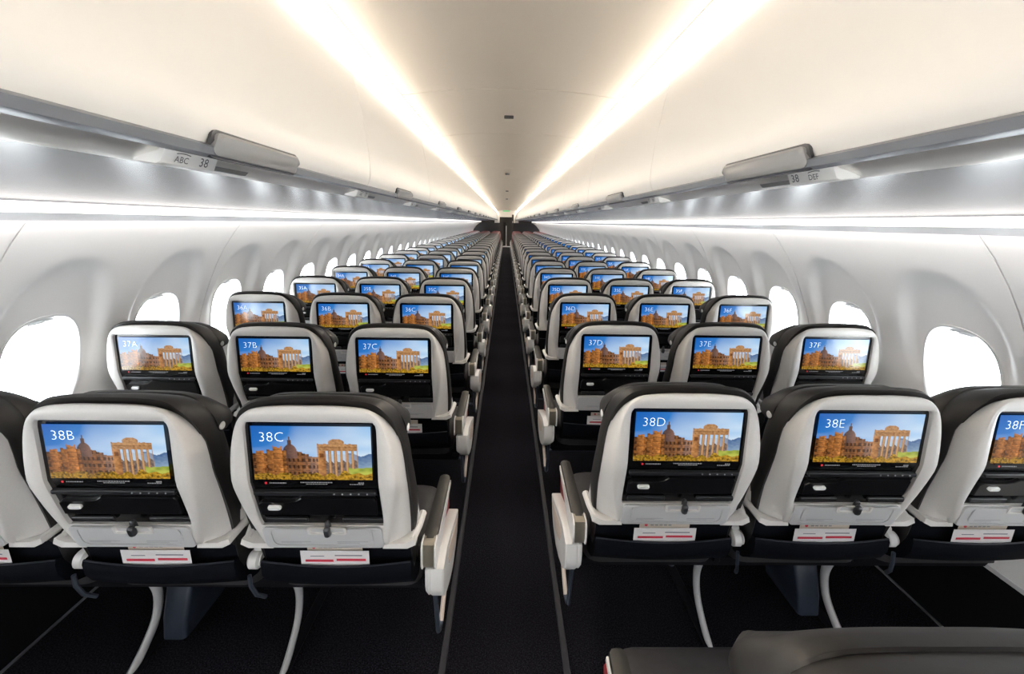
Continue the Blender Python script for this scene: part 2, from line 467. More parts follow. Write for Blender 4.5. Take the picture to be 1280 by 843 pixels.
# overhead bins
BINP = cr([(.592, 2.150), (.585, 2.135), (.571, 2.112), (.522, 2.035), (.498, 1.955), (.481, 1.87), (.468, 1.80), (.460, 1.732), (.458, 1.695), (.461, 1.668), (.470, 1.648)], 9)
def bin_meshes(s):
    L = 1.067
    d = MB()
    def ring(y, k): return [(s * (x + k), y, z) for x, z in BINP]
    d.loft([ring(.001, .012), ring(.001, .0015), ring(.003, 0), ring(L - .003, 0), ring(L - .001, .0015), ring(L - .001, .012)], closed=False)
    body = MB()
    body.prism([(s * x, z) for x, z in ((.62, 2.14), (.53, 2.00), (.50, 1.85), (.485, 1.70), (.485, 1.672), (1.25, 1.672), (1.45, 1.75), (1.35, 2.14))], 'y', .004, L - .004)
    h = MB()
    pr = [(s * .4565, z) for z in (1.6)]if False else None
    # latch paddle: rounded plate lying on the lower lip of the door
    yc = .46
    loops = []
    for k, off in ((.006, .010), (.0, .002), (.0, -.006), (.005, -.010)):
        lo = []
        for yy, zz in rrect(yc - .125 + k, yc + .125 - k, 1.634 + k, 1.668 - k, .010, 3):
            lo.append((s * (.458 + off + (.006 if zz < 1.65 else 0)), yy, zz))
        loops.append(lo)
    h.loft(loops, False, True)
    hb_ = MB()
    lo_ = []
    for k, off in ((.0, .004), (.0, -.0012), (.006, -.0022)):
        lo_.append([(s * (.4585 + off + (.006 if zz < 1.65 else 0)), yy, zz) for yy, zz in rrect(yc - .130 + k, yc + .130 - k, 1.630 + k, 1.6725 - k, .012, 3)])
    hb_.loft(lo_, False, True)
    e = MB(); e.prism([(s * x, z) for x, z in ((.466, 1.651), (.458, 1.646), (.460, 1.6345), (.474, 1.631), (.494, 1.636), (.494, 1.651))], 'y', 0.0, L)
    return d.mesh('bin_door', M['bin'], 22), body.mesh('bin_body', M['bin'], 30), h.mesh('latch_handle', M['handle'], 40), e.mesh('lower_rail', M['gap'], 40), hb_.mesh('latch_surround', M['dark'], 40)
ORD = ['nearest', 'second', 'third', 'fourth', 'fifth', 'sixth', 'seventh', 'eighth', 'ninth', 'tenth', 'eleventh', 'twelfth', 'thirteenth', 'fourteenth', 'fifteenth',
       'sixteenth', 'seventeenth', 'eighteenth', 'nineteenth', 'twentieth', 'twenty-first', 'twenty-second', 'twenty-third', 'twenty-fourth', 'twenty-fifth', 'twenty-sixth', 'twenty-seventh', 'twenty-eighth']
for s, nm, yb in ((-1, 'left', .315), (1, 'right', .335)):
    bmz = bin_meshes(s)
    for k in range(-3, 20):
        t = empty('overhead_bin', (0, yb + 1.067 * k, 0))
        if k < 0: lab = 'closed white overhead bin behind the camera, %s back on the %s side' % (ORD[-k - 1], nm)
        else: lab = 'closed white curved overhead bin, %s along the %s side of the ceiling' % (ORD[k], nm)
        tag(t, lab, 'overhead bin', 'closed overhead bins')
        for me, n_ in zip(bmz, ('bin_door', 'bin_body', 'latch_handle', 'lower_rail', 'latch_surround')): link(n_, me, t)

# text helper
TEXTS = {}
def text(body, size, m, parent, loc, rot, name='lettering', thin=0.0):
    """flat lettering as a mesh (one mesh per wording)"""
    key = (body, size, m.name)
    if key not in TEXTS:
        c = bpy.data.curves.new(name, 'FONT'); c.body = body; c.size = size; c.resolution_u = 3; c.space_character = 1.02; c.offset = thin
        o = bpy.data.objects.new(name, c); COL.objects.link(o)
        dg = bpy.context.evaluated_depsgraph_get()
        me = bpy.data.meshes.new_from_object(o.evaluated_get(dg))
        bpy.data.objects.remove(o); bpy.data.curves.remove(c)
        me.name = name; me.materials.clear(); me.materials.append(m)
        TEXTS[key] = me
    return link(name, TEXTS[key], parent, loc, rot)

# row signs on the service rail
PITCH_Y = 0.762
for s, nm, y0, let in ((-1, 'left', .602, 'ABC'), (1, 'right', .660, 'DEF')):
    b = MB()
    prof = [(s * x, z) for x, z in ((.492, 1.6380), (.489, 1.6355), (.4960, 1.6155), (.503, 1.6125), (.535, 1.618), (.535, 1.6380))]
    b.prism(prof, 'y', -.004, .104, .002)
    sb = MB(); sb.prism([(s * x, z) for x, z in ((.4985, 1.6245), (.5045, 1.6180), (.512, 1.6180), (.512, 1.6245))], 'y', .106, .200, .001)
    SLOT = sb.mesh('slot_strip', M['slot'], 30)
    SM = b.mesh('sign_body', M['sign'], 40)
    for k in range(0, 26):
        row = 38 - k
        y = y0 + PITCH_Y * k
        t = empty('row_sign', (0, y, 0))
        tag(t, 'small white row sign reading %d, %s along the %s bin rail' % (row, ORD[k], nm) if k < 3 else 'tiny row sign on the %s bin rail beside the %s row of seats ahead' % (nm, ORD[k]), 'row sign', 'row signs under the bins')
        link('sign_body', SM, t)
        if k < 4: link('slot_strip', SLOT, t)
        if k < 8:
            ang = math.atan2(.0205, .007)
            tilt = math.pi / 2 - (math.pi / 2 - ang)
            rz = math.pi / 2 if s < 0 else -math.pi / 2
            xx = s * .4965
            # lettering lies on the sloping aisle-facing side of the sign
            rot = (math.pi / 2 - math.radians(-19), 0, rz)
            n0, n1 = (.064, .016) if s < 0 else (.094, .052)
            text(str(row), .0195, M['ink'], t, (s * .4938, n0, 1.6185), rot, name='row_number')
            text(let, .0135, M['ink'], t, (s * .4938, n1, 1.6185), rot, name='seat_letters')
            ar = MB()
            ya, yb_ = (.018, .044) if s < 0 else (.024, .050)
            ar.tube([(s * .4897, ya + (yb_ - ya) * q / 6, 1.6305 + .0015 * math.sin(math.pi * q / 6)) for q in range(7)], .0007, 4)
            link('pictogram_arc', ar.mesh('pictogram_arc', M['ink'], 0), t)

# ------------------------------------------------------------------ screen picture (a photograph of ruins shown on every display)
PW, PH = .2965, .1475
def hash2(a, b):
    x = math.sin(a * 127.1 + b * 311.7) * 43758.5453; return x - math.floor(x)
def vn(x, y):
    xi, yi = math.floor(x), math.floor(y); fx, fy = x - xi, y - yi
    fx, fy = fx * fx * (3 - 2 * fx), fy * fy * (3 - 2 * fy)
    return (hash2(xi, yi) * (1 - fx) + hash2(xi + 1, yi) * fx) * (1 - fy) + (hash2(xi, yi + 1) * (1 - fx) + hash2(xi + 1, yi + 1) * fx) * fy
def mixc(a, b, t):
    t = min(max(t, 0), 1); return tuple(p + (q - p) * t for p, q in zip(a, b))
def paint(u, v):
    """colour of the displayed photograph; u 0..1 left to right, v 0..1 top to bottom"""
    # sky: deep blue upper left, pale with soft cloud in the middle, blue again at the right
    sky = mixc((.008, .11, .46), (.07, .36, .78), u * .85 + v * .6)
    sky = mixc(sky, (.74, .84, .92), (u - .30) * .85 + (v - .12) * .95 + (vn(u * 5, v * 7) - .5) * .55)
    if u > .8: sky = mixc(sky, (.22, .52, .86), (u - .8) * 2.2 * (1 - v * 1.1))
    c = sky
    if u > .80:
        mt = .60 - .10 * vn(u * 11, 2.0) - .04 * math.sin((u - .74) * 11)
        if v > mt: c = mixc((.07, .14, .30), (.26, .37, .50), (v - mt) * 4 + (vn(u * 40, v * 40) - .5) * .4)
    n = vn(u * 60, v * 40); n2 = vn(u * 150, v * 100); n3 = vn(u * 22, v * 16)
    warm = mixc((.07, .016, .004), (.70, .27, .06), n * .55 + n2 * .35 + n3 * .35 - .12)
    def bld(x0, x1, top, tone=1.0, win=0.0, grey=0.0, jag=0.0):
        nonlocal c
        if x0 <= u <= x1 and v > top - jag * hash2(math.floor(u * 34), x0 * 17 + 3):
            sh = .55 + .6 * (u - x0) / (x1 - x0)
            q = tuple(k * tone * sh * (.62 if math.sin(v * 75 + x0 * 40) > .86 else 1) for k in warm)
            q = mixc(q, (.30, .27, .27), grey)
            if win and math.sin(u * win) > .3 and math.sin(v * 52) > .0: q = tuple(k * .28 for k in q)
            c = q
    bld(.44, .56, .57, .9, 200, .30, .03)
    bld(.38, .47, .52, .75, 150, .12, .02)
    bld(.22, .42, .50, .55, 170, .05, .04)
    dx = (u - .315) / .062
    if abs(dx) < 1 and .52 - .19 * math.sqrt(1 - dx * dx) < v < .60: c = mixc((.05, .03, .03), (.23, .12, .085), (dx + 1) / 2 + (n - .5) * .4)
    if abs(u - .315) < .016 and .25 < v < .36: c = (.10, .05, .035)
    if abs(u - .315) < .006 and .19 < v < .27: c = (.10, .06, .05)
    bld(.0, .175, .53, .95, 120, 0, .05)
    bld(.03, .09, .48, 1.05, 0, 0, .03); bld(.12, .175, .46, .8, 0, 0, .03)
    bld(.172, .250, .40, 1.15, 0, 0, .05)
    bld(.25, .28, .46, .8, 0, 0, .03)
    # ruined temple: thick left pier, broken entablature with a mound, six columns
    if .545 < u < .88:
        ent_t = .335 - .02 * vn(u * 60, 4); ent_b = .455
        if .64 < u < .77: ent_t = .30 - .07 * math.sqrt(max(0, 1 - ((u - .705) / .066) ** 2))
        if ent_t < v < ent_b: c = mixc((.20, .085, .03), (.70, .38, .16), n * .5 + n2 * .35 + (.12 if abs(v - .36) < .012 else 0) - (.3 if abs(v - .385) < .01 else 0))
        if ent_b <= v < .96:
            if u < .612: c = mixc((.16, .055, .016), (.68, .32, .11), (.612 - u) / .067 * .5 + n * .5 - (.5 if .56 < u < .595 and .50 < v < .58 else 0))
            else:
                ph = ((u - .612) / .268 * 5.6) % 1.0
                if ph > .50: c = mixc((.16, .06, .022), (.72, .40, .17), math.sin((ph - .5) * 6.28) * .75 + n2 * .3 - .1)
                elif v > .62 + .08 * vn(u * 50, 8): c = mixc((.06, .05, .06), (.30, .22, .17), n)
                elif v > .52: c = mixc(c, (.40, .44, .50), .5)
    if u > .80 and v > .79 - .03 * vn(u * 20, 3): c = mixc((.14, .24, .02), (.55, .56, .10), n3 + (v - .85) * 2)
    hb = .935 - .12 * vn(u * 17, 9)
    if v > hb: c = mixc((.06, .030, .003), (.74, .42, .03), n * .7 + n2 * .6 - .32 + (.12 if u > .5 else 0))
    return c
def screen_mesh():
    nx, nz_ = 190, 96
    b = MB(); cols = []
    for j in range(nz_ + 1):
        for i in range(nx + 1):
            b.v.append(((i / nx - .5) * PW, 0, -PH * j / nz_)); cols.append((*paint(i / nx, j / nz_), 1))
    for j in range(nz_):
        for i in range(nx):
            a = j * (nx + 1) + i; b.f.append((a, a + nx + 1, a + nx + 2, a + 1))
    me = bpy.data.meshes.new('screen'); me.from_pydata(b.v, [], b.f)
    ca = me.color_attributes.new('picture', 'FLOAT_COLOR', 'POINT')
    ca.data.foreach_set('color', [k for c in cols for k in c])
    me.materials.append(M['screen'])
    return me

# ------------------------------------------------------------------ seat
# local frame: x across, y forward, z up; origin on the floor under the screen plane
def yp(z): return .08 * (1.028 - z) if z >= .87 else .0126 + .33 * (.87 - z)
FACE = [(0, 1.084), (.062, 1.084), (.130, 1.078), (.160, 1.064), (.179, 1.040), (.193, 1.0), (.204, .94), (.207, .88), (.202, .815), (.192, .755), (.177, .690), (.166, .644)]
WRAP = [(0, 1.086), (.064, 1.086), (.134, 1.080), (.166, 1.066), (.187, 1.042), (.202, 1.0), (.215, .94), (.223, .88), (.228, .815), (.232, .755), (.236, .690), (.238, .640)]
BEZ = [(0, 1.041), (.060, 1.041), (.146, 1.041), (.158, 1.037), (.163, 1.026), (.164, 1.0), (.164, .94), (.164, .88), (.164, .815), (.164, .765), (.163, .738), (.160, .724)]
def surf(half, off, drop=0.0, n=3):
    return [(x, yp(z) + off, z - drop * min(1, max(0, (z - .97) / .11))) for x, z in sym(half, n)]
def mixh(a, b, t): return [(p[0] + (q[0] - p[0]) * t, p[1] + (q[1] - p[1]) * t) for p, q in zip(a, b)]
S = {}
b = MB()
b.loft([surf(BEZ, .010), surf(BEZ, -.004), surf(mixh(BEZ, FACE, .10), -.0065), surf(mixh(BEZ, FACE, .5), -.010), surf(mixh(BEZ, FACE, .82), -.008), surf(mixh(BEZ, FACE, .95), -.003),
        surf(FACE, .004, .002), surf(mixh(FACE, WRAP, .35), .022, .016), surf(mixh(FACE, WRAP, .75), .045, .036), surf(WRAP, .075, .06), surf(WRAP, .09, .07)])
S['shroud'] = b.mesh('shroud', M['shroud'], 40)
# black recess behind screen and flap
b = MB()
zs = [1.043, 1.0, .95, .90, .87, .85, .80, .76, .722]
b.loft([[(-.166, yp(z) + .006, z), (.166, yp(z) + .006, z)] for z in zs], closed=False)
S['bezel'] = b.mesh('bezel', M['recess'], 60)
S['screen'] = screen_mesh()
TILT = math.atan(.08)
b = MB(); b.box(-.155, .155, -.006, .006, -.006, .006, .002)
S['ledge'] = b.mesh('ledge', M['ledge'], 30)
# device holder flap: wide dark panel whose upper edge steps down on the left
b = MB()
b.prism([(-.152, -.032), (.150, -.032), (.152, .020), (.146, .030), (-.04, .030), (-.055, .020), (-.075, .016), (-.142, .016), (-.152, .008)], 'y', -.006, .006, .002)
S['flap'] = b.mesh('device_flap', M['flap'], 30)
b = MB(); b.prism([(x, z) for x, z in rrect(-.017, .017, -.006, .006, .005, 3)], 'y', -.007, .002, .002)
S['button'] = b.mesh('release_button', M['button'], 40)
b = MB(); b.box(-.055, .055, -.004, .004, -.008, .008, .002)
S['slot'] = b.mesh('lower_strip', M['ledge'], 30)
b = MB(); b.prism(rrect(-.0065, .0065, -.010, .022, .006, 3), 'y', -.014, -.004, .002)
b.prism(rrect(-.0085, .0085, -.022, .012, .008, 4), 'y', -.026, -.012, .004)
S['hook'] = b.mesh('coat_hook', M['hook'], 40)
# tray table closed: lower pale panel with a rounded groove and a shallow latch recess
def on_low(poly, off): return [(x, yp(z) + off, z) for x, z in poly]
b = MB()
outer = rrect(-.158, .158, .646, .7225, .012, 4); inner = rrect(-.150, .150, .654, .715, .010, 4)
g1 = rrect(-.136, .136, .658, .7215, .018, 4); g2 = rrect(-.132, .132, .662, .7215, .016, 4)
b.loft([on_low(outer, -.004), on_low(outer, -.0125), on_low(inner, -.0145), on_low(g1, -.0145), on_low(g1, -.0122), on_low(g2, -.0122), on_low(g2, -.0150)], False, True)
S['tray'] = b.mesh('tray_table', M['tray'], 35)
b = MB()
b.loft([on_low(rrect(-.036, .066, .703, .7285, .005, 3), -.014), on_low(rrect(-.036, .066, .703, .7285, .005, 3), -.019), on_low(rrect(-.030, .060, .708, .7265, .004, 3), -.019),
        on_low(rrect(-.026, .056, .710, .7255, .004, 3), -.012)], False, True)
S['latchplate'] = b.mesh('latch_recess', M['shroud'], 35)
b = MB()
for x0, x1, z0 in ((-.115, -.035, .672), (.035, .118, .672), (-.115, -.060, .667), (.035, .095, .667)):
    b.loft([on_low([(x0, z0), (x1, z0)], -.0157), on_low([(x0, z0 + .0026), (x1, z0 + .0026)], -.0157)], closed=False)
S['traytext'] = b.mesh('tray_notice', M['print'], 0)
# indicator dots on the ledge, and small lines of writing in the display's footer
b = MB()
for k in range(5): b.disc(.050 + .021 * k, -.0095, 0, .0022, 'y', .003, 8)
S['dots'] = b.mesh('indicator_icons', M['print'], 0)
b = MB()
def bar(x0, x1, z0, z1): b.loft([[(x0, 0, z0), (x1, 0, z0)], [(x0, 0, z1), (x1, 0, z1)]], closed=False)
random.seed(4)
for x0, x1, z, h in ((-.112, -.070, -.0095, .0030), (-.034, .046, -.0075, .0028), (-.020, .034, -.0120, .0022), (.090, .126, -.0125, .0024), (.112, .126, -.0085, .0036)):
    x = x0
    while x < x1:
        w = random.uniform(.002, .006); bar(x, min(x + w, x1), z - h / 2, z + h / 2); x += w + .0014
S['caption'] = b.mesh('screen_caption', M['textdim'], 0)
b = MB(); b.disc(-.121, .0, -.0095, .0032, 'y', -.0004, 12)
S['logo'] = b.mesh('red_logo', M['logored'], 0)
# upholstered back: thicker towards the hips, reclined, with dark rim round the shroud
BACK = [(0, 1.094), (.070, 1.093), (.135, 1.087), (.172, 1.070), (.196, 1.040), (.210, 1.0), (.222, .94), (.229, .88), (.234, .80), (.235, .70), (.222, .58), (.214, .47)]
def bloop(off, sc, ztop=0.0, low=0.0, adv=0.0):
    out = []
    for x, z in sym(BACK, 3):
        zz = z + ztop * max(0, (z - .9) / .194)
        y = (.08 * (1.028 - zz) if zz >= .87 else .0126 + .30 * (.87 - zz)) + off + low * max(0, (.87 - zz)) - adv * min(1, max(0, (zz - .96) / .10))
        out.append((x * sc, y, zz))
    return out
b = MB()
b.loft([bloop(.050, .955, -.016, 0, .030), bloop(.046, .988, 0, 0, .032), bloop(.055, 1.0, .004, 0, .030), bloop(.084, 1.0, -.010, 0, .018), bloop(.108, .98, -.032, .05), bloop(.132, .92, -.06, .08), bloop(.142, .80, -.09, .10)], True, True)
S['backrest'] = b.mesh('backrest', M['leather'], 50)
# headrest: a padded wing in front of the backrest, higher in the middle, hanging past the sides
HEAD = [(0, 1.074), (.060, 1.074), (.105, 1.072), (.135, 1.068), (.168, 1.054), (.192, 1.030), (.210, 1.000), (.217, .975), (.214, .958), (.200, .950), (.15, .944), (.10, .94)]
def hloop(y, sc, dz=0, wing=0.0):
    return [(x * sc, y + wing * (abs(x) / .22) ** 2 * min(1, max(0, (1.075 - z) / .07)), (z - .98) * (1 + dz * .6) + .98 if z > .98 else z) for x, z in sym(HEAD, 3)]
b = MB()
b.loft([hloop(.094, .93, -.10, .012), hloop(.088, .985, -.06, .012), hloop(.091, 1.0, 0, .016), hloop(.108, 1.0, -.04, .030), hloop(.124, .97, -.20, .042), hloop(.134, .88, -.40, .05)], True, True)
S['headrest'] = b.mesh('headrest', M['leather'], 50)
S['backrest_red'] = S['backrest'].copy(); S['backrest_red'].materials.clear(); S['backrest_red'].materials.append(M['redhead'])
S['headrest_red'] = S['headrest'].copy(); S['headrest_red'].materials.clear(); S['headrest_red'].materials.append(M['redhead'])
b = MB(); b.disc(0, 0, 0, .011, 'x', .008, 14)
S['hbutton'] = b.mesh('headrest_button', M['button'], 40)
# seat cushion
b = MB()
def cl(z, i): return [(x, y, z) for x, y in rrect(-.228 + i, .228 - i, .235 + i, .640 - i, .05, 4)]
b.loft([cl(.372, .02), cl(.382, .004), cl(.43, 0), cl(.455, .004), cl(.470, .022), cl(.476, .06)], True, True)
S['cushion'] = b.mesh('seat_cushion', M['leather2'], 50)
# literature pocket
b = MB()
b.loft([[(sx * x, y, z) for sx in (1,) for x in (-.215, -.16, 0, .16, .215)] for y, z in ((.118, .700), (.158, .545), (.168, .50))], closed=False)
PK = [(.551, .1272, .006), (.549, .123, .0), (.540, .120, -.002), (.505, .126, -.004), (.470, .146, 0), (.440, .182, .004), (.420, .230, .006)]
b.loft([[(x, y + (.014 * (abs(x) / .224) ** 2) + (.0), z - .004 * math.cos(x * 10) * (1 if z > .535 else 0)) for x in (-.216, -.18, -.13, -.065, 0, .065, .13, .18, .216)] for z, y, d in PK], closed=False)
for sx in (-1, 1):
    b.loft([[(sx * .216, y + .013, z) for z, y, d in PK], [(sx * .216, y + .09, z) for z, y, d in PK]], closed=False)
S['pocket'] = b.mesh('literature_pocket', M['navy'], 45)
b = MB(); b.tube([(x, .1235 + .014 * (abs(x) / .224) ** 2, .550 - .004 * math.cos(x * 10)) for x in [(-.214 + .428 * k / 12) for k in range(13)]], .0024, 6)
S['pocketrim'] = b.mesh('pocket_piping', M['navy2'], 50)
# mounting ears at the lower corners of the shroud
for sg, nm in ((-1, 'earL'), (1, 'earR')):
    b = MB()
    b.loft([[(sg * x, y, z) for x, z in ((.150, .648), (.205, .648), (.236, .660), (.240, .645), (.218, .634), (.150, .634))] for y in (.086, .135)], True, True)
    b.tube([(sg * .228, .10, .648), (sg * .238, .14, .660), (sg * .241, .19, .664)], .011, 8)
    S[nm] = b.mesh('hinge_arm', M['shroud'], 40)
# aisle armrest (drawn for the aisle on the +x side), centred at x = AX
AX = .270
b = MB()
b.loft([[(AX + (x * w), y, z) for x, z in ((-.019, .603), (-.021, .612), (-.019, .620), (-.010, .6225), (.010, .6225), (.019, .620), (.021, .612), (.019, .603))] for y, w in ((.140, .97), (.144, 1), (.430, .92), (.444, .86), (.449, .6))], True, True)
S['arm_pad'] = b.mesh('arm_pad', M['pad'], 40)
b = MB(); b.box(AX - .015, AX + .015, .145, .44, .570, .605, .004)
S['arm_core'] = b.mesh('arm_core', M['white'], 30)
b = MB()
cap = [(.118, .618), (.118, .560), (.124, .545), (.140, .540), (.175, .545), (.180, .603), (.150, .622), (.126, .623)]
b.prism(cap, 'x', AX - .0165, AX + .0165, .002)
S['arm_cap'] = b.mesh('arm_end_cap', M['bronze'], 40)
b = MB()
cap2 = [(.112, .612), (.113, .556), (.122, .541), (.142, .535), (.20, .540), (.30, .560), (.45, .590), (.448, .602), (.18, .606), (.150, .6235), (.122, .622)]
b.prism(cap2, 'x', AX + .0165, AX + .0215, .001); b.prism(cap2[:5] + [(.19, .604)] + cap2[-2:], 'x', AX - .0215, AX - .0165, .001)
S['arm_shell'] = b.mesh('arm_side_shell', M['white'], 40)
pan = [(.123, .540), (.123, .478), (.132, .452), (.155, .428), (.20, .400), (.27, .370), (.35, .352), (.43, .360), (.475, .385), (.500, .428), (.505, .450), (.490, .455), (.40, .485), (.30, .520), (.20, .545)]
b = MB(); b.prism(pan, 'x', AX + .002, AX + .042, .004)
b.prism([(.123, .540), (.123, .478), (.135, .450), (.165, .430), (.20, .45), (.20, .545)], 'x', AX - .012, AX + .01, .009)
S['arm_panel'] = b.mesh('arm_side_panel', M['white'], 35)
ins = [(.225, .490), (.245, .455), (.30, .425), (.37, .405), (.44, .410), (.470, .432), (.465, .444), (.38, .468), (.29, .497), (.24, .508)]
b = MB(); b.prism(ins, 'x', AX + .040, AX + .0435, .001)
S['arm_inset'] = b.mesh('panel_inset', M['beige'], 30)
b = MB(); b.box(AX - .012, AX + .006, .26, .52, .45, .545, .003)
S['arm_red'] = b.mesh('red_side_trim', M['red'], 30)
b = MB()
b.tube([(AX + .008, .175, .44), (AX + .012, .185, .36), (AX + .014, .205, .262)], .0075, 8)
b.tube([(AX + .014, .205, .262), (AX + .016, .222, .250), (AX + .018, .238, .262)], .0075, 8)
S['bagloop'] = b.mesh('baggage_loop', M['steel'], 50)
b = MB(); b.tube([(AX + .018, .238, .262), (AX + .022, .290, .330), (AX + .024, .340, .372)], .0075, 8)
S['bagloop2'] = b.mesh('baggage_loop_front', M['beige'], 50)
# middle armrest between two seats: slim pad with a round pivot at its rear end
b = MB()
b.loft([[(x * w, y, z) for x, z in ((-.019, .575), (-.021, .60), (-.014, .618), (.014, .618), (.021, .60), (.019, .575))] for y, w in ((.235, .95), (.25, 1), (.44, .9), (.452, .7))], True, True)
S['mid_pad'] = b.mesh('arm_pad', M['pad'], 40)
b = MB(); b.disc(-.020, .180, .522, .026, 'x', .036, 18)
b.prism([(.185, .540), (.26, .575), (.26, .600), (.20, .580), (.180, .548)], 'x', -.010, .014, .003)
b.disc(.0162, .180, .522, .021, 'x', .004, 18)
S['mid_pivot'] = b.mesh('arm_pivot', M['white'], 40)
b = MB(); b.tube([(-.006, .150, .495), (-.004, .152, .46), (.004, .165, .42), (.016, .19, .39)], .006, 6)
S['mid_cable'] = b.mesh('arm_cable', M['steel'], 50)

def mirror_of(k):
    S[k + '_m'] = mirror_mesh(S[k])
for k in ('arm_pad', 'arm_core', 'arm_cap', 'arm_shell', 'arm_panel', 'arm_inset', 'arm_red', 'bagloop', 'bagloop2'): mirror_of(k)

ROW_L, ROW_R, SEAT_X, SEAT_P = 1.007, 1.1035, .4952, .508
LET = {'A': (-1, 2), 'B': (-1, 1), 'C': (-1, 0), 'D': (1, 0), 'E': (1, 1), 'F': (1, 2)}
PLACE = {0: 'aisle', 1: 'middle', 2: 'window'}
def seat(row, let):
    sd, idx = LET[let]
    nm = 'left' if sd < 0 else 'right'
    y = (ROW_L if sd < 0 else ROW_R) + (38 - row) * PITCH_Y
    if row == 39: y += .008
    x = sd * (SEAT_X + SEAT_P * idx)
    t = empty('airline_seat', (x, y, 0))
    if row == 39: lab = 'charcoal seat back cut off at the bottom right corner of the picture'
    elif row >= 35: lab = 'grey economy seat back whose screen reads %d%s' % (row, let)
    else: lab = ('red edged' if row <= 17 else 'grey') + ' economy %s seat on the %s side, in the %s row ahead' % (PLACE[idx], nm, ORD[38 - row])
    tag(t, lab, 'seat', 'economy seats')
    lod = 0 if row >= 34 else 1 if row >= 28 else 2
    P = lambda n, k, loc=(0, 0, 0), rot=(0, 0, 0): link(n, S[k], t, loc, rot)
    P('shroud', 'shroud'); P('backrest', 'backrest_red' if row <= 17 else 'backrest'); P('seat_cushion', 'cushion')
    P('headrest', 'headrest_red' if row <= 17 else 'headrest')
    bz = P('bezel', 'bezel')
    sc = P('screen', 'screen', (0, yp(1.028) + .001, 1.028), (TILT, 0, 0))
    if row >= 28:
        tx = text('%d%s' % (row, let), .0375, M['textglow'], sc, (-.1305, -.0012, -.0415), (math.pi / 2, 0, 0), name='seat_number', thin=-.0009)
    P('literature_pocket', 'pocket')
    if lod <= 1:
        tr = P('tray_table', 'tray')
        fp = P('device_flap', 'flap', (0, yp(.795) - .001, .797), (math.atan(.33), 0, 0))
        bt = link('release_button', S['button'], fp, (-.110, -.006, .000))
        P('ledge', 'ledge', (0, yp(.843) - .002, .842), (.2, 0, 0))
    if lod == 0:
        tag(link('screen_caption', S['caption'], sc, (0, -.0005, -PH)), kind='stuff'); link('red_logo', S['logo'], sc, (0, -.0005, -PH))
        link('latch_recess', S['latchplate'], tr); tag(link('tray_notice', S['traytext'], tr), kind='stuff')
        tag(P('indicator_icons', 'dots', (0, yp(.843), .842)), kind='stuff')
        for xx in (-.092, .112): P('lower_strip', 'slot', (xx, yp(.742) + .000, .742), (math.atan(.33), 0, 0)) if xx < 0 else P('lower_strip', 'slot', (xx - .002, yp(.742), .742), (math.atan(.33), 0, 0))
        P('coat_hook', 'hook', (.018, yp(.722) - .004, .728), (math.atan(.33), 0, 0))
        for sg in (-1, 1): P('headrest_button', 'hbutton', (sg * .214 - (.004 if sg > 0 else .004), .112, .972))
        P('pocket_piping', 'pocketrim')
    if lod <= 1:
        P('hinge_arm', 'earL'); P('hinge_arm', 'earR')
    if row == 39:                      # this seat is slightly reclined about its hip line
        a_ = math.radians(1.3); piv = Vector((0, .20, .45)); rm = Matrix.Rotation(a_, 3, 'X')
        for o in [c for c in COL.objects if c.parent == t and c.name.split('.')[0] != 'seat_cushion']:
            o.location = piv + rm @ (Vector(o.location) - piv); o.rotation_euler[0] += a_
    # aisle armrest
    if idx == 0:
        sfx = '' if sd < 0 else '_m'
        for n_, k in (('arm_pad', 'arm_pad'), ('arm_side_panel', 'arm_panel'), ('arm_end_cap', 'arm_cap'), ('arm_side_shell', 'arm_shell')): P(n_, k + sfx)
        if lod <= 1:
            P('arm_core', 'arm_core' + sfx); P('panel_inset', 'arm_inset' + sfx); P('red_side_trim', 'arm_red' + sfx)
            P('baggage_loop', 'bagloop' + sfx); P('baggage_loop', 'bagloop2' + sfx)
        if row == 39:                  # armrest not fully down
            a_ = math.radians(8); piv = Vector((0, .14, .60)); rm = Matrix.Rotation(a_, 3, 'X')
            for o in [c for c in COL.objects if c.parent == t and c.name.split('.')[0] in ('arm_pad', 'arm_core', 'arm_end_cap', 'arm_side_shell')]:
                o.location = piv + rm @ (Vector(o.location) - piv); o.rotation_euler[0] += a_
    else:
        xo = -sd * SEAT_P / 2
        if lod <= 1: P('arm_pad', 'mid_pad', (xo, 0, 0)); P('arm_pivot', 'mid_pivot', (xo, 0, 0))
        if lod == 0: P('arm_cable', 'mid_cable', (xo, 0, 0))
    return t

for row in range(38, 11, -1):
    for let in 'ABCDEF': seat(row, let)
seat(39, 'D')

# under-seat frames, one per triple
b = MB(); b.box(-.76, .76, .30, .36, .31, .355, .01); b.box(-.76, .76, .56, .61, .31, .350, .01)
for xx in (-.254, .254, -.74, .74): b.box(xx - .012, xx + .012, .28, .63, .345, .368, .003)
S['beam'] = b.mesh('cross_beam', M['beam'], 30)
b = MB(); b.tube(cr([(0, .345, .345), (0, .395, .26), (0, .420, .18), (0, .405, .10), (0, .350, .04), (0, .290, .0)], 4), .011, 8, 1.7)
S['rear_leg'] = b.mesh('rear_leg', M['leg'], 50)
b = MB(); b.tube([(0, .58, .33), (0, .62, .20), (0, .655, .03), (0, .66, 0)], .014, 8)
S['front_leg'] = b.mesh('front_leg', M['steel'], 50)
b = MB(); b.box(-.018, .018, .27, .70, 0, .010, .003)
S['foot'] = b.mesh('floor_fitting', M['beam'], 30)
b = MB()
def lb(z, x0, x1, y0, y1): return [(x, y, z) for x, y in rrect(x0, x1, y0, y1, .015, 3)]
b.loft([lb(.02, .035, .105, .40, .60), lb(.03, .028, .112, .39, .61), lb(.10, .026, .114, .395, .62), lb(.30, .020, .12, .45, .64), lb(.31, .03, .11, .46, .63)], True, True)
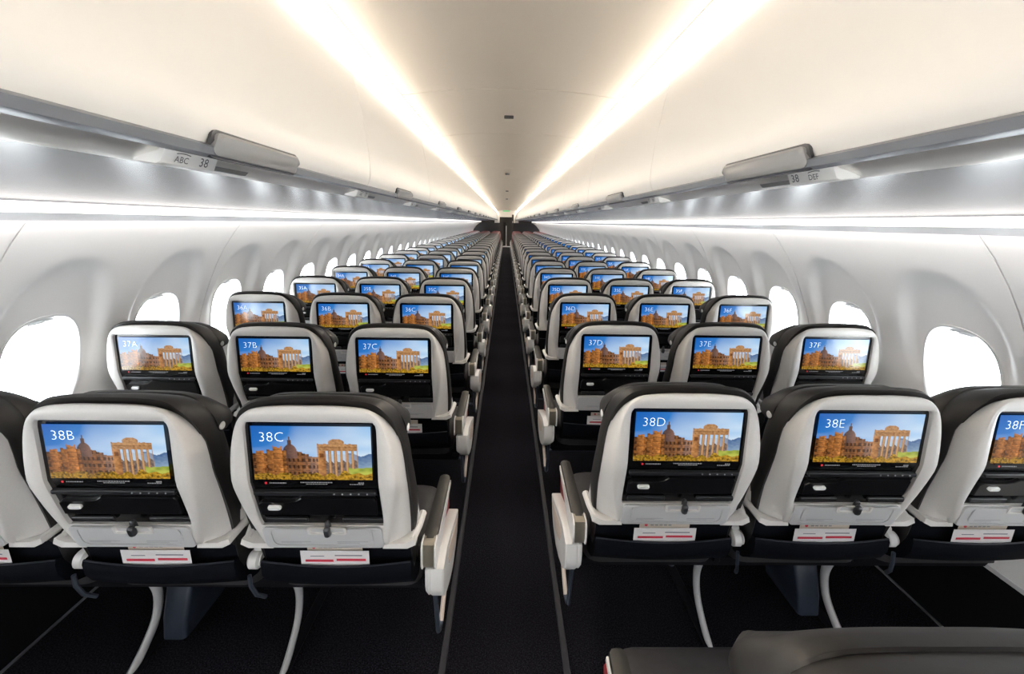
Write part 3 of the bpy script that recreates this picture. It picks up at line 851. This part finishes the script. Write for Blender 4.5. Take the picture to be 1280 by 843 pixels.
S['leg_cover'] = b.mesh('electronics_box', M['box'], 40)
S['leg_cover_m'] = mirror_mesh(S['leg_cover'])
b = MB(); b.tube([(-.74, .66, .115), (.74, .66, .115)], .008, 8)
S['bagbar'] = b.mesh('baggage_bar', M['steel'], 50)
for row in range(38, 27, -1):
    for sd, nm in ((-1, 'left'), (1, 'right')):
        y = (ROW_L if sd < 0 else ROW_R) + (38 - row) * PITCH_Y
        t = empty('seat_frame', (sd * (SEAT_X + SEAT_P), y, 0))
        tag(t, 'metal frame with curved pale legs under the %s three seats in the %s row' % (nm, ORD[38 - row]), 'seat frame', 'frames under the seats')
        link('cross_beam', S['beam'], t)
        for xx in (-.254, .254):
            link('rear_leg', S['rear_leg'], t, (xx, 0, 0)); link('front_leg', S['front_leg'], t, (xx, 0, 0)); link('floor_fitting', S['foot'], t, (xx, 0, 0))
        link('baggage_bar', S['bagbar'], t)
        link('electronics_box', S['leg_cover'] if sd < 0 else S['leg_cover_m'], t, (sd * .254, 0, 0))

# cards in the pockets of the three nearest rows
b = MB(); b.loft([[(x, y, z) for x in (-.098, -.03, .04, .098)] for y, z in ((.1375, .508), (.1325, .546), (.1260, .594))], closed=False)
S['card'] = b.mesh('safety_card', M['card'], 50)
def on_card(x0, x1, z0, z1, bb):
    f = lambda z: (.1325 + (z - .546) * (.1260 - .1325) / .048) - .0008
    bb.loft([[(x0, f(z0), z0), (x1, f(z0), z0)], [(x0, f(z1), z1), (x1, f(z1), z1)]], closed=False)
b = MB(); on_card(-.085, -.005, .556, .564, b); on_card(.004, .088, .559, .567, b)
S['cardred'] = b.mesh('red_band', M['cardred'], 0)
b = MB(); on_card(.0, .078, .576, .580, b); on_card(-.07, -.03, .574, .577, b)
S['cardink'] = b.mesh('printed_line', M['cardink'], 0)
b = MB(); b.loft([[(x, y, z) for x in (-.080, .0, .078)] for y, z in ((.146, .515), (.1370, .565), (.1285, .611))], closed=False)
S['leaflet'] = b.mesh('paper_leaflet', M['leaflet'], 0)
b = MB(); b.disc(-.060, .1290, .602, .005, 'y', -.0006, 10)
S['leaflogo'] = b.mesh('round_logo', M['cardred'], 0)
b = MB(); 
for k in range(5): b.loft([[(-.046 + k * .014, .1292, .599), (-.036 + k * .014, .1292, .599)], [(-.046 + k * .014, .1284, .604), (-.036 + k * .014, .1284, .604)]], closed=False)
S['leafink'] = b.mesh('printed_line', M['handle'], 0)
for row in (38, 37, 36):
    for let in 'ABCDEF':
        sd, idx = LET[let]
        y = (ROW_L if sd < 0 else ROW_R) + (38 - row) * PITCH_Y
        x = sd * (SEAT_X + SEAT_P * idx)
        t = link('safety_card', S['card'], None, (x, y, 0))
        tag(t, 'white safety card with red bands in the pocket below screen %d%s' % (row, let), 'card', 'safety cards in the seat pockets')
        link('red_band', S['cardred'], t); link('printed_line', S['cardink'], t)
        t = link('paper_leaflet', S['leaflet'], None, (x, y, 0))
        tag(t, 'cream leaflet tucked behind the safety card below screen %d%s' % (row, let), 'leaflet', 'cream leaflets in the seat pockets')
        link('round_logo', S['leaflogo'], t); link('printed_line', S['leafink'], t)

# ------------------------------------------------------------------ far end: class dividers, doorway, galley
for s, nm in ((-1, 'left'), (1, 'right')):
    poly = [(s * .34, .0), (s * 1.70, .0), (s * 1.78, .4), (s * 1.78, .9), (s * 1.68, 1.18), (s * 1.52, 1.38), (s * 1.36, 1.50), (s * .34, 1.50)]
    b = MB(); b.prism(poly, 'y', YDIV, YDIV + .05, .006)
    t = tag(link('class_divider', b.mesh('class_divider', M['divider'], 30)), 'dark grey divider wall with rounded shoulder at the far end, %s of the aisle' % nm, 'divider', 'class dividers')
    b = MB(); b.box(s * .34 - .02, s * .34 + .02, YDIV - .01, YDIV + .06, 0, 1.62, .005)
    link('divider_post', b.mesh('divider_post', M['galley'], 30), t)
t = empty('galley_unit', (0, 27, 0))
tag(t, 'dark brown galley wall glimpsed through the doorway at the aisle end', 'galley')
b = MB(); b.box(-1.6, -.16, 0, .6, 0, 1.9, .01); link('cabinet', b.mesh('cabinet', M['galley'], 30), t)
b = MB(); b.box(.02, 1.6, 0, .6, 0, 1.9, .01); link('cabinet', b.mesh('cabinet', M['galley'], 30), t)
b = MB(); b.box(-.42, .36, -.02, .6, 1.55, 1.92, .01); link('header_panel', b.mesh('header_panel', M['galley'], 30), t)
b = MB(); b.box(-.16, -.02, .3, .34, 0, 1.5, .01); link('door_leaf', b.mesh('door_leaf', M['galley'], 30), t)
b = MB(); b.box(-.035, .02, .1, .2, .1, 1.3, .01); link('bright_door_edge', b.mesh('bright_door_edge', M['pale'], 30), t)
b = MB(); b.box(.27, .37, 21.6, 21.7, 1.60, 1.93, .008)
tag(link('ceiling_monitor', b.mesh('ceiling_monitor', M['galley'], 30)), 'narrow dark unit hanging above the far aisle doorway', 'cabin monitor')
t = empty('exit_sign', (-.02, 20.5, 2.02))
tag(t, 'small green lit exit sign hanging across the far aisle ceiling', 'exit sign')
b = MB(); b.box(-.20, .20, 0, .05, 0, .11, .008); link('sign_case', b.mesh('sign_case', M['white'], 30), t)
b = MB(); b.box(-.16, .16, -.006, .01, .025, .085, .002); link('lit_face', b.mesh('lit_face', M['exit'], 0), t)
b = MB(); b.box(-.015, .015, .01, .04, .10, .16); link('hanger', b.mesh('hanger', M['white'], 0), t)

# pale header over the far doorway
b = MB(); b.prism([(-.62, 1.50), (-.36, 1.50), (-.36, 1.80), (.30, 1.80), (.30, 1.50), (.62, 1.50), (.60, 2.14), (-.60, 2.14)], 'y', YDIV + .08, YDIV + .14)
tag(link('trim_7', b.mesh('trim_7', M['bin'], 0)), kind='structure')
# end walls
b = MB(); b.box(-2, 2, Y0 - .05, Y0, 0, 2.6); tag(link('wall_back', b.mesh('wall_back', M['wall'], 0)), kind='structure')
b = MB(); b.box(-2, 2, Y1, Y1 + .05, 0, 2.6); tag(link('wall_front', b.mesh('wall_front', M['galley'], 0)), kind='structure')
for s, nm in ((-1, 'left'), (1, 'right')):
    b = MB(); b.box(s * 1.8 if s > 0 else -1.9, 1.9 if s > 0 else -1.8, YDIV - .1, Y1, 0, 1.65); link('front_section_panel', b.mesh('front_section_panel', M['wall'], 0), wallobj[nm])
